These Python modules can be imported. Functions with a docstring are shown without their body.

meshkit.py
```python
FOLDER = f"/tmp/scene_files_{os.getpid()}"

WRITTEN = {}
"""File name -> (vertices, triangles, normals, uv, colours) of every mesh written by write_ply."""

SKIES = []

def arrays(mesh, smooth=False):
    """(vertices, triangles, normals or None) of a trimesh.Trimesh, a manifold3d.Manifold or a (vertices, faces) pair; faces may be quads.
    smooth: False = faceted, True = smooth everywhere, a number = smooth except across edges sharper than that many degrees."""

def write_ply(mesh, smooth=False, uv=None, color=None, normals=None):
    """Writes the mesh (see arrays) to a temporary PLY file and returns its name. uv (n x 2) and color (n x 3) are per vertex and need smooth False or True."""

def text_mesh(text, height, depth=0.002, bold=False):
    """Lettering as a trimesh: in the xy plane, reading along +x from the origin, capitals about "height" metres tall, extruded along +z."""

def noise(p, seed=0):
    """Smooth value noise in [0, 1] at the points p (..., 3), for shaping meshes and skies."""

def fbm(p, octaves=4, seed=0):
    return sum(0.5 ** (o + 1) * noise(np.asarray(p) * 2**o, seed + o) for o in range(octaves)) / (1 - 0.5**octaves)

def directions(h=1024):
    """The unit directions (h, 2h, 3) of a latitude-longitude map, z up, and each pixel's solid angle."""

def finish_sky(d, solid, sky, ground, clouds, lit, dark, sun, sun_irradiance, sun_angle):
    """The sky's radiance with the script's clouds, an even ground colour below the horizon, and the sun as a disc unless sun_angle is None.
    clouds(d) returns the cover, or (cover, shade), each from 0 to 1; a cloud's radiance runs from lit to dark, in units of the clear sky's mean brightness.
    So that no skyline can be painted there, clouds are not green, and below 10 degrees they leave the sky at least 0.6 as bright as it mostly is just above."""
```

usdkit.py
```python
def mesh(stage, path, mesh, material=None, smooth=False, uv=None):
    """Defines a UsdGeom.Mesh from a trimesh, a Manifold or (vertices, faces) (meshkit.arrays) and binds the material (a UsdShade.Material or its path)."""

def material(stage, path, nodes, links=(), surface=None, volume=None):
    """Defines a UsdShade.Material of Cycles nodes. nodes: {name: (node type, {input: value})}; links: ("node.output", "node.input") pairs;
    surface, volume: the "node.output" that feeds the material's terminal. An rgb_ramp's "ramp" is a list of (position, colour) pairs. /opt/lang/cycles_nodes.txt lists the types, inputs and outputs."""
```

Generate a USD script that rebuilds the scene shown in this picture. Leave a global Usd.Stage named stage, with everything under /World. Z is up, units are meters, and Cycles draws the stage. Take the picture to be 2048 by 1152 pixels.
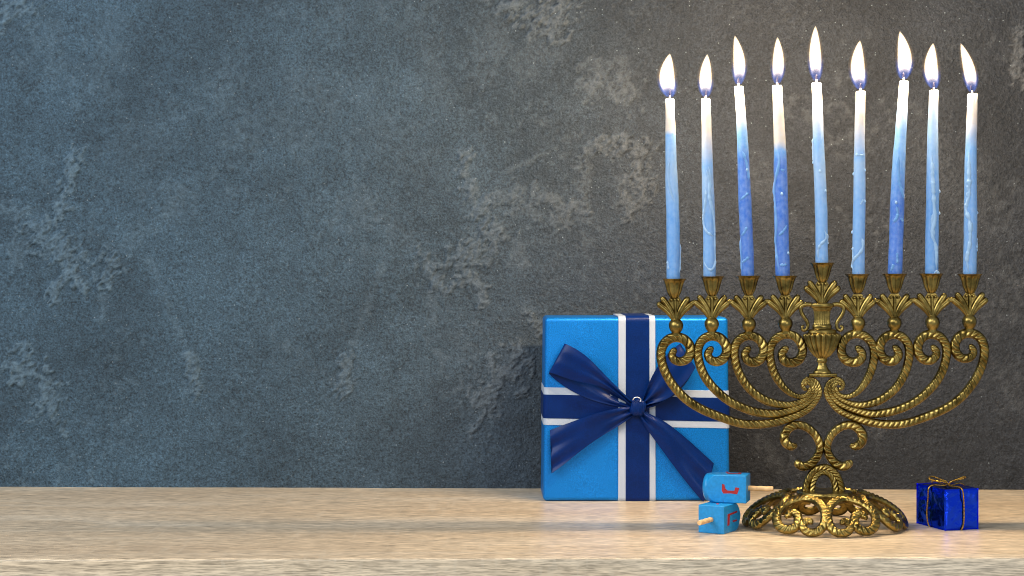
import math, numpy as np, trimesh, manifold3d as m3, usdkit, meshkit
from pxr import Usd, UsdGeom, UsdLux, UsdShade, Sdf, Gf, Vt
from scipy.interpolate import CubicSpline
from shapely.geometry import Polygon, LineString
from shapely.ops import unary_union

# ------------------------------------------------------------------ camera, lights, exposure
stage = Usd.Stage.CreateInMemory()
UsdGeom.SetStageUpAxis(stage, UsdGeom.Tokens.z); UsdGeom.SetStageMetersPerUnit(stage, 1.0)
UsdGeom.Xform.Define(stage, '/World'); UsdGeom.Scope.Define(stage, '/World/Looks')
U = 0.00036            # metres per unit (one photo pixel at the depth of the candlestick)
F, HOR, CAMH = 3800.0, 510.0, 543.0
cam = UsdGeom.Camera.Define(stage, '/World/camera')
cam.CreateHorizontalApertureAttr(36.0); cam.CreateFocalLengthAttr(36.0 * F / 2048)
cam.CreateVerticalApertureOffsetAttr(-(576 - HOR) * 36.0 / 2048)
cam.CreateExposureAttr(0.0)
cam.CreateClippingRangeAttr((0.05, 50))
cam.AddTranslateOp().Set((0, -F * U, CAMH * U)); cam.AddRotateXOp().Set(90)

def rect_light(name, pos, aim, w, h, inten, color):
    l = UsdLux.RectLight.Define(stage, '/World/' + name)
    l.CreateWidthAttr(w); l.CreateHeightAttr(h); l.CreateIntensityAttr(inten); l.CreateColorAttr(color)
    m = Gf.Matrix4d().SetLookAt(Gf.Vec3d(*pos), Gf.Vec3d(*aim), Gf.Vec3d(0, 0, 1)).GetInverse()
    l.AddTransformOp().Set(m)
rect_light('key_softbox', (-1.1, -0.9, 1.0), (-0.05, 0.05, 0.08), 0.9, 0.9, 9.0, (0.94, 0.97, 1.0))
rect_light('front_softbox', (-0.35, -1.95, 1.3), (0.15, 0.0, 0.15), 0.8, 0.65, 6.5, (0.97, 0.98, 1.0))
rect_light('added_fill_light', (0.85, -2.1, 0.62), (0.2, 0.0, 0.12), 0.75, 0.65, 6.0, (1.0, 0.98, 0.95))  # unseen fill, added behind the camera for the brass to reflect
usdkit.material(stage, '/World/Looks/room_light', {'b': ('background_shader', {'color': (0.85, 0.95, 1.0), 'strength': 0.45})}, surface='b.background')
dome = UsdLux.DomeLight.Define(stage, '/World/room_ambient')
UsdShade.MaterialBindingAPI.Apply(dome.GetPrim()).Bind(UsdShade.Material.Get(stage, '/World/Looks/room_light'))

# ------------------------------------------------------------------ helpers
rng = np.random.default_rng(7)
used = {}
def numbered(parent, name):
    k = (parent, name); n = used.get(k, 0); used[k] = n + 1
    return f'{parent}/{name}' + (f'_{n:03d}' if n else '')
def setd(prim, **kw):
    for k, v in kw.items():
        if v: prim.SetCustomDataByKey(k, v)
ORG = {}
def thing(name, label, cat, loc, group=None):
    """An Xform at the thing's base; loc in scene units."""
    p = numbered('/World', name)
    x = UsdGeom.Xform.Define(stage, p); loc = np.asarray(loc, float)
    x.AddTranslateOp().Set(tuple(loc * U))
    setd(x.GetPrim(), label=label, category=cat, group=group); ORG[p] = loc
    return p
def part(name, mesh, mat, parent, smooth=True, label=None):
    """mesh = (vertices in scene units, world), faces -> a Mesh under parent."""
    p = numbered(parent, name)
    root = '/'.join(p.split('/')[:3])
    v, f = mesh
    pr = usdkit.mesh(stage, p, ((np.asarray(v) - ORG.get(root, 0)) * U, f), LOOK[mat] if isinstance(mat, str) else mat, smooth)
    setd(pr.GetPrim(), label=label)
    return p
def M(px, py, d=0.0):                                   # a pixel at the candlestick's plane
    return np.array([px - 1024.0, d, 1053.0 - py])
def W(px, py, Y):                                       # a pixel at distance Y from the camera
    return np.array([(px - 1024.0) * Y / F, Y - F, CAMH - (py - HOR) * Y / F])
def ray(px, py):
    return np.array([0, -F, CAMH]), np.array([(px - 1024.0) / F, 1.0, -(py - HOR) / F])
def spl(pts, n, even=True):
    pts = np.asarray(pts, float)
    t = np.r_[0, np.cumsum(np.maximum(np.linalg.norm(np.diff(pts, axis=0), axis=1), 1e-6) ** 0.8)]
    c = CubicSpline(t, pts)
    if not even: return c(np.linspace(0, t[-1], n))
    d = c(np.linspace(0, t[-1], 800)); s = np.r_[0, np.cumsum(np.linalg.norm(np.diff(d, axis=0), axis=1))]
    return np.stack([np.interp(np.linspace(0, s[-1], n), s, d[:, k]) for k in range(d.shape[1])], 1)
def arc(P):
    return np.r_[0, np.cumsum(np.linalg.norm(np.diff(P, axis=0), axis=1))]
def grid_faces(n, m, closed=True, caps=True):
    f = []
    mm = m if closed else m - 1
    i, j = np.meshgrid(np.arange(n - 1), np.arange(mm), indexing='ij'); i, j = i.ravel(), j.ravel(); k = (j + 1) % m
    a, b, c, d = i * m + j, i * m + k, (i + 1) * m + k, (i + 1) * m + j
    f = [np.stack([a, b, c], 1), np.stack([a, c, d], 1)]
    if caps and closed:
        q = np.arange(1, m - 1)
        f.append(np.stack([0 * q, q + 1, q], 1)); o = (n - 1) * m
        f.append(np.stack([o + 0 * q, o + q, o + q + 1], 1))
    return np.vstack(f)
def fix(mesh):
    t = trimesh.Trimesh(mesh[0], mesh[1], process=False)
    if t.volume < 0: return mesh[0], mesh[1][:, ::-1]
    return mesh
def join(ms):
    v, f, n = [], [], 0
    for a, b in ms:
        v.append(a); f.append(np.asarray(b) + n); n += len(a)
    return np.vstack(v), np.vstack(f)
def rope_strip(P, N, hw, pitch=10.0, skew=0.55, depth=1.0, back=3.5, rope=1.0, sgn=1, flange=0.90):
    """A cast brass band with a twisted rope standing on it. P centreline, N outward normals, hw half widths."""
    P = np.asarray(P, float); n = len(P)
    T = np.gradient(P, axis=0); T /= np.linalg.norm(T, axis=1, keepdims=True)
    N = N - T * (N * T).sum(1, keepdims=True); N /= np.linalg.norm(N, axis=1, keepdims=True)
    B = np.cross(T, N); s = arc(P)
    rel = np.clip(hw / np.percentile(hw, 60), 0.45, 1.25); ss = np.r_[0, np.cumsum(np.diff(s) / (0.5 * (rel[1:] + rel[:-1])))]
    vf = np.concatenate([[-1, -0.965], np.linspace(-flange, flange, 15), [0.965, 1]])
    cols = []
    for v in vf:
        base = 0.24 * (1 - abs(v) ** 8) ** 0.5 if abs(v) < 1 else 0.0
        bump = max(0, 1 - abs(v / flange) ** 3.2) ** 0.55
        ph = (ss / pitch + sgn * skew * v) % 1.0
        lobe = np.sin(np.pi * np.clip(ph, 0, 1) ** 0.7) ** 1.2
        h = depth * hw * (base + bump * (0.6 if not rope else 0.26 + 0.34 * rope * lobe))
        cols.append(P + B * (hw * v)[:, None] + N * h[:, None])
    for v in (0.97, 0.5, 0, -0.5, -0.97):
        cols.append(P + B * (hw * v * 0.96)[:, None] - N * (back * np.minimum(1, hw / max(hw.max(), 1e-6) * 1.5) * np.ones(n))[:, None])
    V = np.stack(cols, 1).reshape(-1, 3)
    return fix((V, grid_faces(n, len(cols))))
def tube(P, r, k=10, flat=1.0, N=None):
    P = np.asarray(P, float); n = len(P); r = np.broadcast_to(np.asarray(r, float), (n,))
    T = np.gradient(P, axis=0); T /= np.linalg.norm(T, axis=1, keepdims=True)
    if N is None: N = np.array([0, -1.0, 0]) if abs(T[:, 1]).max() < 0.95 else np.array([0.3, 0, 1.0])
    A = np.broadcast_to(N, P.shape) - T * (np.broadcast_to(N, P.shape) * T).sum(1, keepdims=True)
    A /= np.maximum(np.linalg.norm(A, axis=1, keepdims=True), 1e-9); B = np.cross(T, A)
    a = np.arange(k) * 2 * np.pi / k
    V = P[:, None] + r[:, None, None] * (A[:, None] * np.cos(a)[None, :, None] * flat + B[:, None] * np.sin(a)[None, :, None])
    return fix((V.reshape(-1, 3), grid_faces(n, k)))
def endround(n, s, w, a=True, b=True, e=1.0):
    """half widths w rounded off at the ends"""
    w = np.broadcast_to(np.asarray(w, float), (n,)).copy(); L = s[-1]
    for on, d in ((a, s), (b, L - s)):
        if on:
            R = w * e; x = np.clip(d / np.maximum(R, 1e-6), 0, 1); w = w * np.maximum(np.sqrt(1 - (1 - x) ** 2), 0.06)
    return w
def revolve(prof, c, k=40, mod=None, sy=1.0):
    """prof: (radius, height) from one end to the other; c centre (x, y, z)"""
    prof = np.asarray(prof, float); a = np.arange(k) * 2 * np.pi / k
    r = np.maximum(prof[:, 0], 1e-3)[:, None] * np.ones(k)
    if mod is not None: r = mod(r, a[None, :], np.arange(len(prof))[:, None])
    V = np.stack([c[0] + r * np.cos(a), c[1] + r * np.sin(a) * sy, c[2] + prof[:, 1][:, None] * np.ones(k)], -1)
    return fix((V.reshape(-1, 3), grid_faces(len(prof), k)))
def dens(prof, n):
    prof = np.asarray(prof, float); s = arc(prof)
    return np.stack([np.interp(np.linspace(0, s[-1], n), s, prof[:, k]) for k in range(2)], 1)
def ball(c, r, s=2, sc=(1, 1, 1)):
    b = trimesh.creation.icosphere(s, 1.0)
    return np.asarray(b.vertices) * r * np.asarray(sc) + np.asarray(c), np.asarray(b.faces)

# ------------------------------------------------------------------ materials
LOOK = {}
def look(name, nodes, links, surface, volume=None):
    LOOK[name] = usdkit.material(stage, '/World/Looks/' + name, nodes, links, surface=surface, volume=volume)

# dark slate wall: colour from its own mottling, speckles, painted light falloff, scuffs (mesh attribute "scuff") 
look('slate', {
    'tc': ('geometry', {}),
    'big': ('noise_texture', {'scale': 5.5, 'detail': 3.0, 'roughness': 0.55, 'distortion': 0.5}),
    'mid': ('noise_texture', {'scale': 38.0, 'detail': 6.0, 'roughness': 0.65, 'distortion': 0.4}),
    'fine': ('noise_texture', {'scale': 640.0, 'detail': 3.0, 'roughness': 0.7}),
    'fine2': ('noise_texture', {'scale': 260.0, 'detail': 2.0, 'roughness': 0.6}),
    'vor': ('voronoi_texture', {'scale': 330.0, 'randomness': 1.0}),
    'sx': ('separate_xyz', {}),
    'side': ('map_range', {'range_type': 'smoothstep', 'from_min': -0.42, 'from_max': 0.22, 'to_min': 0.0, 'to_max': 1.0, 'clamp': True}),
    'side_falloff_col': ('rgb_ramp', {'ramp': [(0, (0.033, 0.063, 0.092)), (0.5, (0.030, 0.049, 0.067)), (1, (0.0178, 0.0205, 0.0260))]}),  # own blue-to-neutral shift plus light falloff painted in, darker to the right
    'bigr': ('map_range', {'from_min': 0.3, 'from_max': 0.7, 'to_min': 0.72, 'to_max': 1.34, 'clamp': True}),
    'midr': ('map_range', {'from_min': 0.28, 'from_max': 0.72, 'to_min': 0.80, 'to_max': 1.22, 'clamp': True}),
    'finer': ('map_range', {'from_min': 0.25, 'from_max': 0.75, 'to_min': 0.2, 'to_max': 1.95, 'clamp': True}),
    'finer2': ('map_range', {'from_min': 0.3, 'from_max': 0.7, 'to_min': 0.8, 'to_max': 1.22, 'clamp': True}),
    'm1': ('math', {'math_type': 'multiply'}), 'm2': ('math', {'math_type': 'multiply'}), 'm3': ('math', {'math_type': 'multiply'}),
    'col': ('mix_color', {'blend_type': 'multiply', 'fac': 1.0, 'use_clamp': False}),
    'cmb': ('combine_color', {}),
    'at': ('attribute', {'attribute': 'scuff'}),
    'scv': ('map_range', {'from_min': 0.3, 'from_max': 0.75, 'to_min': 0.15, 'to_max': 1.0, 'clamp': True}),
    'scm': ('math', {'math_type': 'multiply'}), 'scm2': ('math', {'math_type': 'multiply', 'value2': 0.80}),
    'scc': ('rgb_ramp', {'ramp': [(0, (0.115, 0.180, 0.235)), (1, (0.105, 0.112, 0.122))]}),  # scuff colour follows the same painted falloff
    'mixs': ('mix_color', {'use_clamp': False}),
    'spk': ('map_range', {'from_min': 0.10, 'from_max': 0.22, 'to_min': 1.0, 'to_max': 0.0, 'clamp': True}),
    'spr': ('separate_color', {}),
    'spg': ('map_range', {'from_min': 0.88, 'from_max': 1.0, 'to_min': 0.0, 'to_max': 0.8, 'clamp': True}),
    'spm': ('math', {'math_type': 'multiply'}),
    'mixp': ('mix_color', {'b': (0.22, 0.26, 0.29), 'use_clamp': False}),
    'ha': ('math', {'math_type': 'multiply_add', 'value2': 0.6}),
    'bump': ('bump', {'strength': 0.95, 'distance': 0.0016}),
    'p': ('principled_bsdf', {'roughness': 0.72, 'specular_ior_level': 0.35})},
    [('tc.position', f'{k}.vector') for k in ('big', 'mid', 'fine', 'fine2', 'vor')] + [
     ('tc.position', 'sx.vector'), ('sx.x', 'side.value'), ('side.result', 'side_falloff_col.fac'), ('side.result', 'scc.fac'),
     ('big.fac', 'bigr.value'), ('mid.fac', 'midr.value'), ('fine.fac', 'finer.value'), ('fine2.fac', 'finer2.value'),
     ('bigr.result', 'm1.value1'), ('midr.result', 'm1.value2'), ('m1.value', 'm2.value1'), ('finer.result', 'm2.value2'),
     ('m2.value', 'm3.value1'), ('finer2.result', 'm3.value2'),
     ('m3.value', 'cmb.r'), ('m3.value', 'cmb.g'), ('m3.value', 'cmb.b'), ('side_falloff_col.color', 'col.a'), ('cmb.color', 'col.b'),
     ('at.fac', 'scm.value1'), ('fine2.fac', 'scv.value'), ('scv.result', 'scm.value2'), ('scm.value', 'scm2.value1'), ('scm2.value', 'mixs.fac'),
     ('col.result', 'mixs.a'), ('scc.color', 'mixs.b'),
     ('vor.distance', 'spk.value'), ('vor.color', 'spr.color'), ('spr.r', 'spg.value'), ('spk.result', 'spm.value1'), ('spg.result', 'spm.value2'),
     ('spm.value', 'mixp.fac'), ('mixs.result', 'mixp.a'), ('mixp.result', 'p.base_color'),
     ('fine.fac', 'ha.value1'), ('fine2.fac', 'ha.value3'), ('ha.value', 'bump.height'), ('bump.normal', 'p.normal')], 'p.BSDF')

def wood(name, tone):
    look(name, {
        'tc': ('geometry', {}),
        'warp': ('noise_texture', {'scale': 3.0, 'detail': 2.0}),
        'ws': ('vector_math', {'math_type': 'multiply_add', 'vector2': (0.0, 0.05, 0.05)}),
        'mp': ('mapping', {'scale': (1.6, 26.0, 26.0)}),
        'mf': ('mapping', {'scale': (26.0, 240.0, 520.0)}),
        'mg': ('mapping', {'scale': (90.0, 700.0, 1400.0)}),
        'mm': ('mapping', {'scale': (190.0, 14.0, 60.0), 'rotation': (0, 0, 0.35)}),
        'g1': ('noise_texture', {'scale': 1.0, 'detail': 5.0, 'roughness': 0.62, 'distortion': 0.6}),
        'g2': ('noise_texture', {'scale': 1.0, 'detail': 5.0, 'roughness': 0.75}),
        'g3': ('noise_texture', {'scale': 1.0, 'detail': 2.0, 'roughness': 0.6}),
        'fl': ('noise_texture', {'scale': 1.0, 'detail': 2.0, 'roughness': 0.5, 'distortion': 0.3}),
        'r1': ('rgb_ramp', {'ramp': [(0.22, tuple(np.array((0.47, 0.35, 0.23)) * tone)), (0.48, tuple(np.array((0.535, 0.42, 0.29)) * tone)), (0.72, tuple(np.array((0.615, 0.515, 0.39)) * tone))]}),
        'r2': ('map_range', {'from_min': 0.34, 'from_max': 0.64, 'to_min': 0.72, 'to_max': 1.2, 'clamp': True}),
        'r3': ('map_range', {'from_min': 0.36, 'from_max': 0.58, 'to_min': 0.62, 'to_max': 1.2, 'clamp': True}),
        'm': ('math', {'math_type': 'multiply'}), 'cc': ('combine_color', {}),
        'mul': ('mix_color', {'blend_type': 'multiply', 'fac': 1.0, 'use_clamp': False}),
        'fr': ('map_range', {'from_min': 0.60, 'from_max': 0.70, 'to_min': 0.0, 'to_max': 0.3, 'clamp': True}),
        'flm': ('mix_color', {'b': (0.58, 0.49, 0.37)}),
        'bump': ('bump', {'strength': 0.25, 'distance': 0.0004}),
        'p': ('principled_bsdf', {'roughness': 0.36, 'specular_ior_level': 0.45})},
        [('tc.position', 'warp.vector'), ('warp.color', 'ws.vector1'), ('tc.position', 'ws.vector3'),
         ('ws.vector', 'mp.vector'), ('ws.vector', 'mf.vector'), ('tc.position', 'mg.vector'), ('tc.position', 'mm.vector'),
         ('mp.vector', 'g1.vector'), ('mf.vector', 'g2.vector'), ('mg.vector', 'g3.vector'), ('mm.vector', 'fl.vector'),
         ('g1.fac', 'r1.fac'), ('g2.fac', 'r2.value'), ('g3.fac', 'r3.value'), ('r2.result', 'm.value1'), ('r3.result', 'm.value2'),
         ('m.value', 'cc.r'), ('m.value', 'cc.g'), ('m.value', 'cc.b'), ('r1.color', 'mul.a'), ('cc.color', 'mul.b'),
         ('fl.fac', 'fr.value'), ('fr.result', 'flm.fac'), ('mul.result', 'flm.a'), ('flm.result', 'p.base_color'),
         ('g2.fac', 'bump.height'), ('bump.normal', 'p.normal')], 'p.BSDF')
wood('oak', 1.0)

look('brass', {
    'g': ('geometry', {}), 'n': ('noise_texture', {'scale': 120.0, 'detail': 4.0, 'roughness': 0.6}),
    'n2': ('noise_texture', {'scale': 900.0, 'detail': 2.0}),
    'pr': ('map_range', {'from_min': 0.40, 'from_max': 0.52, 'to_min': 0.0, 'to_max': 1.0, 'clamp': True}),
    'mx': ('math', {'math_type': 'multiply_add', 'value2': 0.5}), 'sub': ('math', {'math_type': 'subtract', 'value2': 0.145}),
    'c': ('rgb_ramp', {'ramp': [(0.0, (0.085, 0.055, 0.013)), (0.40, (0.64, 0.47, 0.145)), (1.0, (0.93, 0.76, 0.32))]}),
    'rr': ('map_range', {'from_min': 0.3, 'from_max': 0.7, 'to_min': 0.22, 'to_max': 0.36, 'clamp': True}),
    'b': ('bump', {'strength': 0.18, 'distance': 0.0005}),
    'p': ('principled_bsdf', {'metallic': 1.0})},
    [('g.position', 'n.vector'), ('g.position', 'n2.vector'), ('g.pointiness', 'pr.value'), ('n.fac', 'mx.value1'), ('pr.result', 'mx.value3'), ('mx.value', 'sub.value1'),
     ('sub.value', 'c.fac'), ('c.color', 'p.base_color'), ('n.fac', 'rr.value'), ('rr.result', 'p.roughness'), ('n2.fac', 'b.height'), ('b.normal', 'p.normal')], 'p.BSDF')

look('satin_paper', {
    'g': ('geometry', {}), 'n': ('noise_texture', {'scale': 1500.0, 'detail': 2.0}),
    'r': ('map_range', {'from_min': 0.3, 'from_max': 0.7, 'to_min': 0.72, 'to_max': 1.32, 'clamp': True}), 'cc': ('combine_color', {}),
    'mul': ('mix_color', {'blend_type': 'multiply', 'fac': 1.0, 'a': (0.0005, 0.165, 0.54), 'use_clamp': False}),
    'b': ('bump', {'strength': 0.35, 'distance': 0.0003}),
    'p': ('principled_bsdf', {'roughness': 0.40, 'metallic': 0.5, 'specular_ior_level': 0.4})},
    [('g.position', 'n.vector'), ('n.fac', 'r.value'), ('r.result', 'cc.r'), ('r.result', 'cc.g'), ('r.result', 'cc.b'), ('cc.color', 'mul.b'),
     ('mul.result', 'p.base_color'), ('n.fac', 'b.height'), ('b.normal', 'p.normal')], 'p.BSDF')
def cloth(name, col, rough=0.45, sheen=0.3, spec=0.5, var=0.2):
    look(name, {
        'g': ('geometry', {}), 'n': ('noise_texture', {'scale': 1300.0, 'detail': 2.0}), 'n2': ('noise_texture', {'scale': 60.0, 'detail': 3.0}),
        'r': ('map_range', {'from_min': 0.3, 'from_max': 0.7, 'to_min': 1 - var, 'to_max': 1 + var, 'clamp': True}),
        'r2': ('map_range', {'from_min': 0.3, 'from_max': 0.7, 'to_min': 1 - var * .7, 'to_max': 1 + var * .7, 'clamp': True}), 'mm': ('math', {'math_type': 'multiply'}),
        'cc': ('combine_color', {}), 'mul': ('mix_color', {'blend_type': 'multiply', 'fac': 1.0, 'a': col, 'use_clamp': False}),
        'b': ('bump', {'strength': 0.12, 'distance': 0.0003}),
        'p': ('principled_bsdf', {'roughness': rough, 'specular_ior_level': spec, 'sheen_weight': sheen, 'sheen_tint': tuple(min(1, c * 4 + 0.05) for c in col)})},
        [('g.position', 'n.vector'), ('g.position', 'n2.vector'), ('n.fac', 'r.value'), ('n2.fac', 'r2.value'), ('r.result', 'mm.value1'), ('r2.result', 'mm.value2'),
         ('mm.value', 'cc.r'), ('mm.value', 'cc.g'), ('mm.value', 'cc.b'), ('cc.color', 'mul.b'), ('mul.result', 'p.base_color'), ('n.fac', 'b.height'), ('b.normal', 'p.normal')], 'p.BSDF')
cloth('navy_satin', (0.0004, 0.014, 0.098), 0.33, 0.0, 0.15)
cloth('white_satin', (0.36, 0.41, 0.50), 0.5, 0.0, 0.3, 0.03)
def paint(name, col, rough=0.4, nscale=500.0, var=0.12, bump=0.15):
    look(name, {
        'g': ('geometry', {}), 'n': ('noise_texture', {'scale': nscale, 'detail': 3.0}),
        'r': ('map_range', {'from_min': 0.3, 'from_max': 0.7, 'to_min': 1 - var, 'to_max': 1 + var, 'clamp': True}), 'cc': ('combine_color', {}),
        'mul': ('mix_color', {'blend_type': 'multiply', 'fac': 1.0, 'a': col, 'use_clamp': False}), 'b': ('bump', {'strength': bump, 'distance': 0.0004}),
        'p': ('principled_bsdf', {'roughness': rough})},
        [('g.position', 'n.vector'), ('n.fac', 'r.value'), ('r.result', 'cc.r'), ('r.result', 'cc.g'), ('r.result', 'cc.b'), ('cc.color', 'mul.b'),
         ('mul.result', 'p.base_color'), ('n.fac', 'b.height'), ('b.normal', 'p.normal')], 'p.BSDF')
paint('blue_paint', (0.003, 0.225, 0.54), 0.42)
paint('red_paint', (0.33, 0.008, 0.012), 0.5)
paint('stem_wood', (0.66, 0.42, 0.20), 0.6, 260.0, 0.2)
paint('wick_thread', (0.75, 0.55, 0.48), 0.8)
paint('burnt_wick', (0.012, 0.008, 0.02), 0.9)
look('silver_wire', {'p': ('principled_bsdf', {'metallic': 1.0, 'roughness': 0.2, 'base_color': (0.85, 0.85, 0.88)})}, [], 'p.BSDF')
look('blue_foil', {
    'g': ('geometry', {}), 'n': ('noise_texture', {'scale': 140.0, 'detail': 3.0, 'roughness': 0.6, 'distortion': 0.8}),
    'b': ('bump', {'strength': 0.45, 'distance': 0.0015}),
    'p': ('principled_bsdf', {'metallic': 1.0, 'roughness': 0.17, 'base_color': (0.010, 0.055, 0.85), 'specular_tint': (0.5, 0.6, 1.0)})},
    [('g.position', 'n.vector'), ('n.fac', 'b.height'), ('b.normal', 'p.normal')], 'p.BSDF')
look('gold_cord', {
    'g': ('geometry', {}), 'n': ('noise_texture', {'scale': 1500.0, 'detail': 1.0}),
    'c': ('rgb_ramp', {'ramp': [(0.35, (0.15, 0.065, 0.006)), (0.65, (0.66, 0.37, 0.05))]}),
    'p': ('principled_bsdf', {'metallic': 0.85, 'roughness': 0.3})},
    [('g.position', 'n.vector'), ('n.fac', 'c.fac'), ('c.color', 'p.base_color')], 'p.BSDF')

def wax(name, stops, rng_len):
    """two-tone dipped wax: colours along the candle's own length (object z, 0 at its foot)"""
    look(name, {
        'tc': ('texture_coordinate', {}), 'sx': ('separate_xyz', {}), 'n': ('noise_texture', {'scale': 90.0, 'detail': 3.0}),
        'n2': ('noise_texture', {'scale': 260.0, 'detail': 3.0, 'roughness': 0.6}),
        'nz': ('math', {'math_type': 'multiply_add', 'value2': 0.010}),
        'z': ('map_range', {'from_min': 0.005, 'from_max': rng_len * U + 0.005, 'to_min': 0.0, 'to_max': 1.0, 'clamp': True}),
        'c': ('rgb_ramp', {'ramp': stops}),
        'r': ('map_range', {'from_min': 0.3, 'from_max': 0.7, 'to_min': 0.0, 'to_max': 0.22, 'clamp': True}),
        'mx': ('mix_color', {'b': (0.45, 0.60, 0.85)}),
        'b': ('bump', {'strength': 0.25, 'distance': 0.0006}),
        'p': ('principled_bsdf', {'roughness': 0.36, 'specular_ior_level': 0.5, 'subsurface_weight': 0.55, 'subsurface_radius': (1.0, 0.8, 0.7), 'subsurface_scale': 0.004})},
        [('tc.object', 'n.vector'), ('tc.object', 'n2.vector'), ('tc.object', 'sx.vector'), ('n.fac', 'nz.value1'), ('sx.z', 'nz.value3'), ('nz.value', 'z.value'),
         ('z.result', 'c.fac'), ('n2.fac', 'r.value'), ('r.result', 'mx.fac'), ('c.color', 'mx.a'), ('mx.result', 'p.base_color'), ('n2.fac', 'b.height'), ('b.normal', 'p.normal')], 'p.BSDF')
look('pale_wax', {'p': ('principled_bsdf', {'base_color': (0.34, 0.55, 0.84), 'roughness': 0.35, 'subsurface_weight': 0.4, 'subsurface_radius': (1, .8, .7), 'subsurface_scale': 0.002})}, [], 'p.BSDF')

look('deep_wax', {'p': ('principled_bsdf', {'base_color': (0.15, 0.36, 0.78), 'roughness': 0.33, 'subsurface_weight': 0.4, 'subsurface_radius': (1, .8, .7), 'subsurface_scale': 0.002})}, [], 'p.BSDF')

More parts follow.
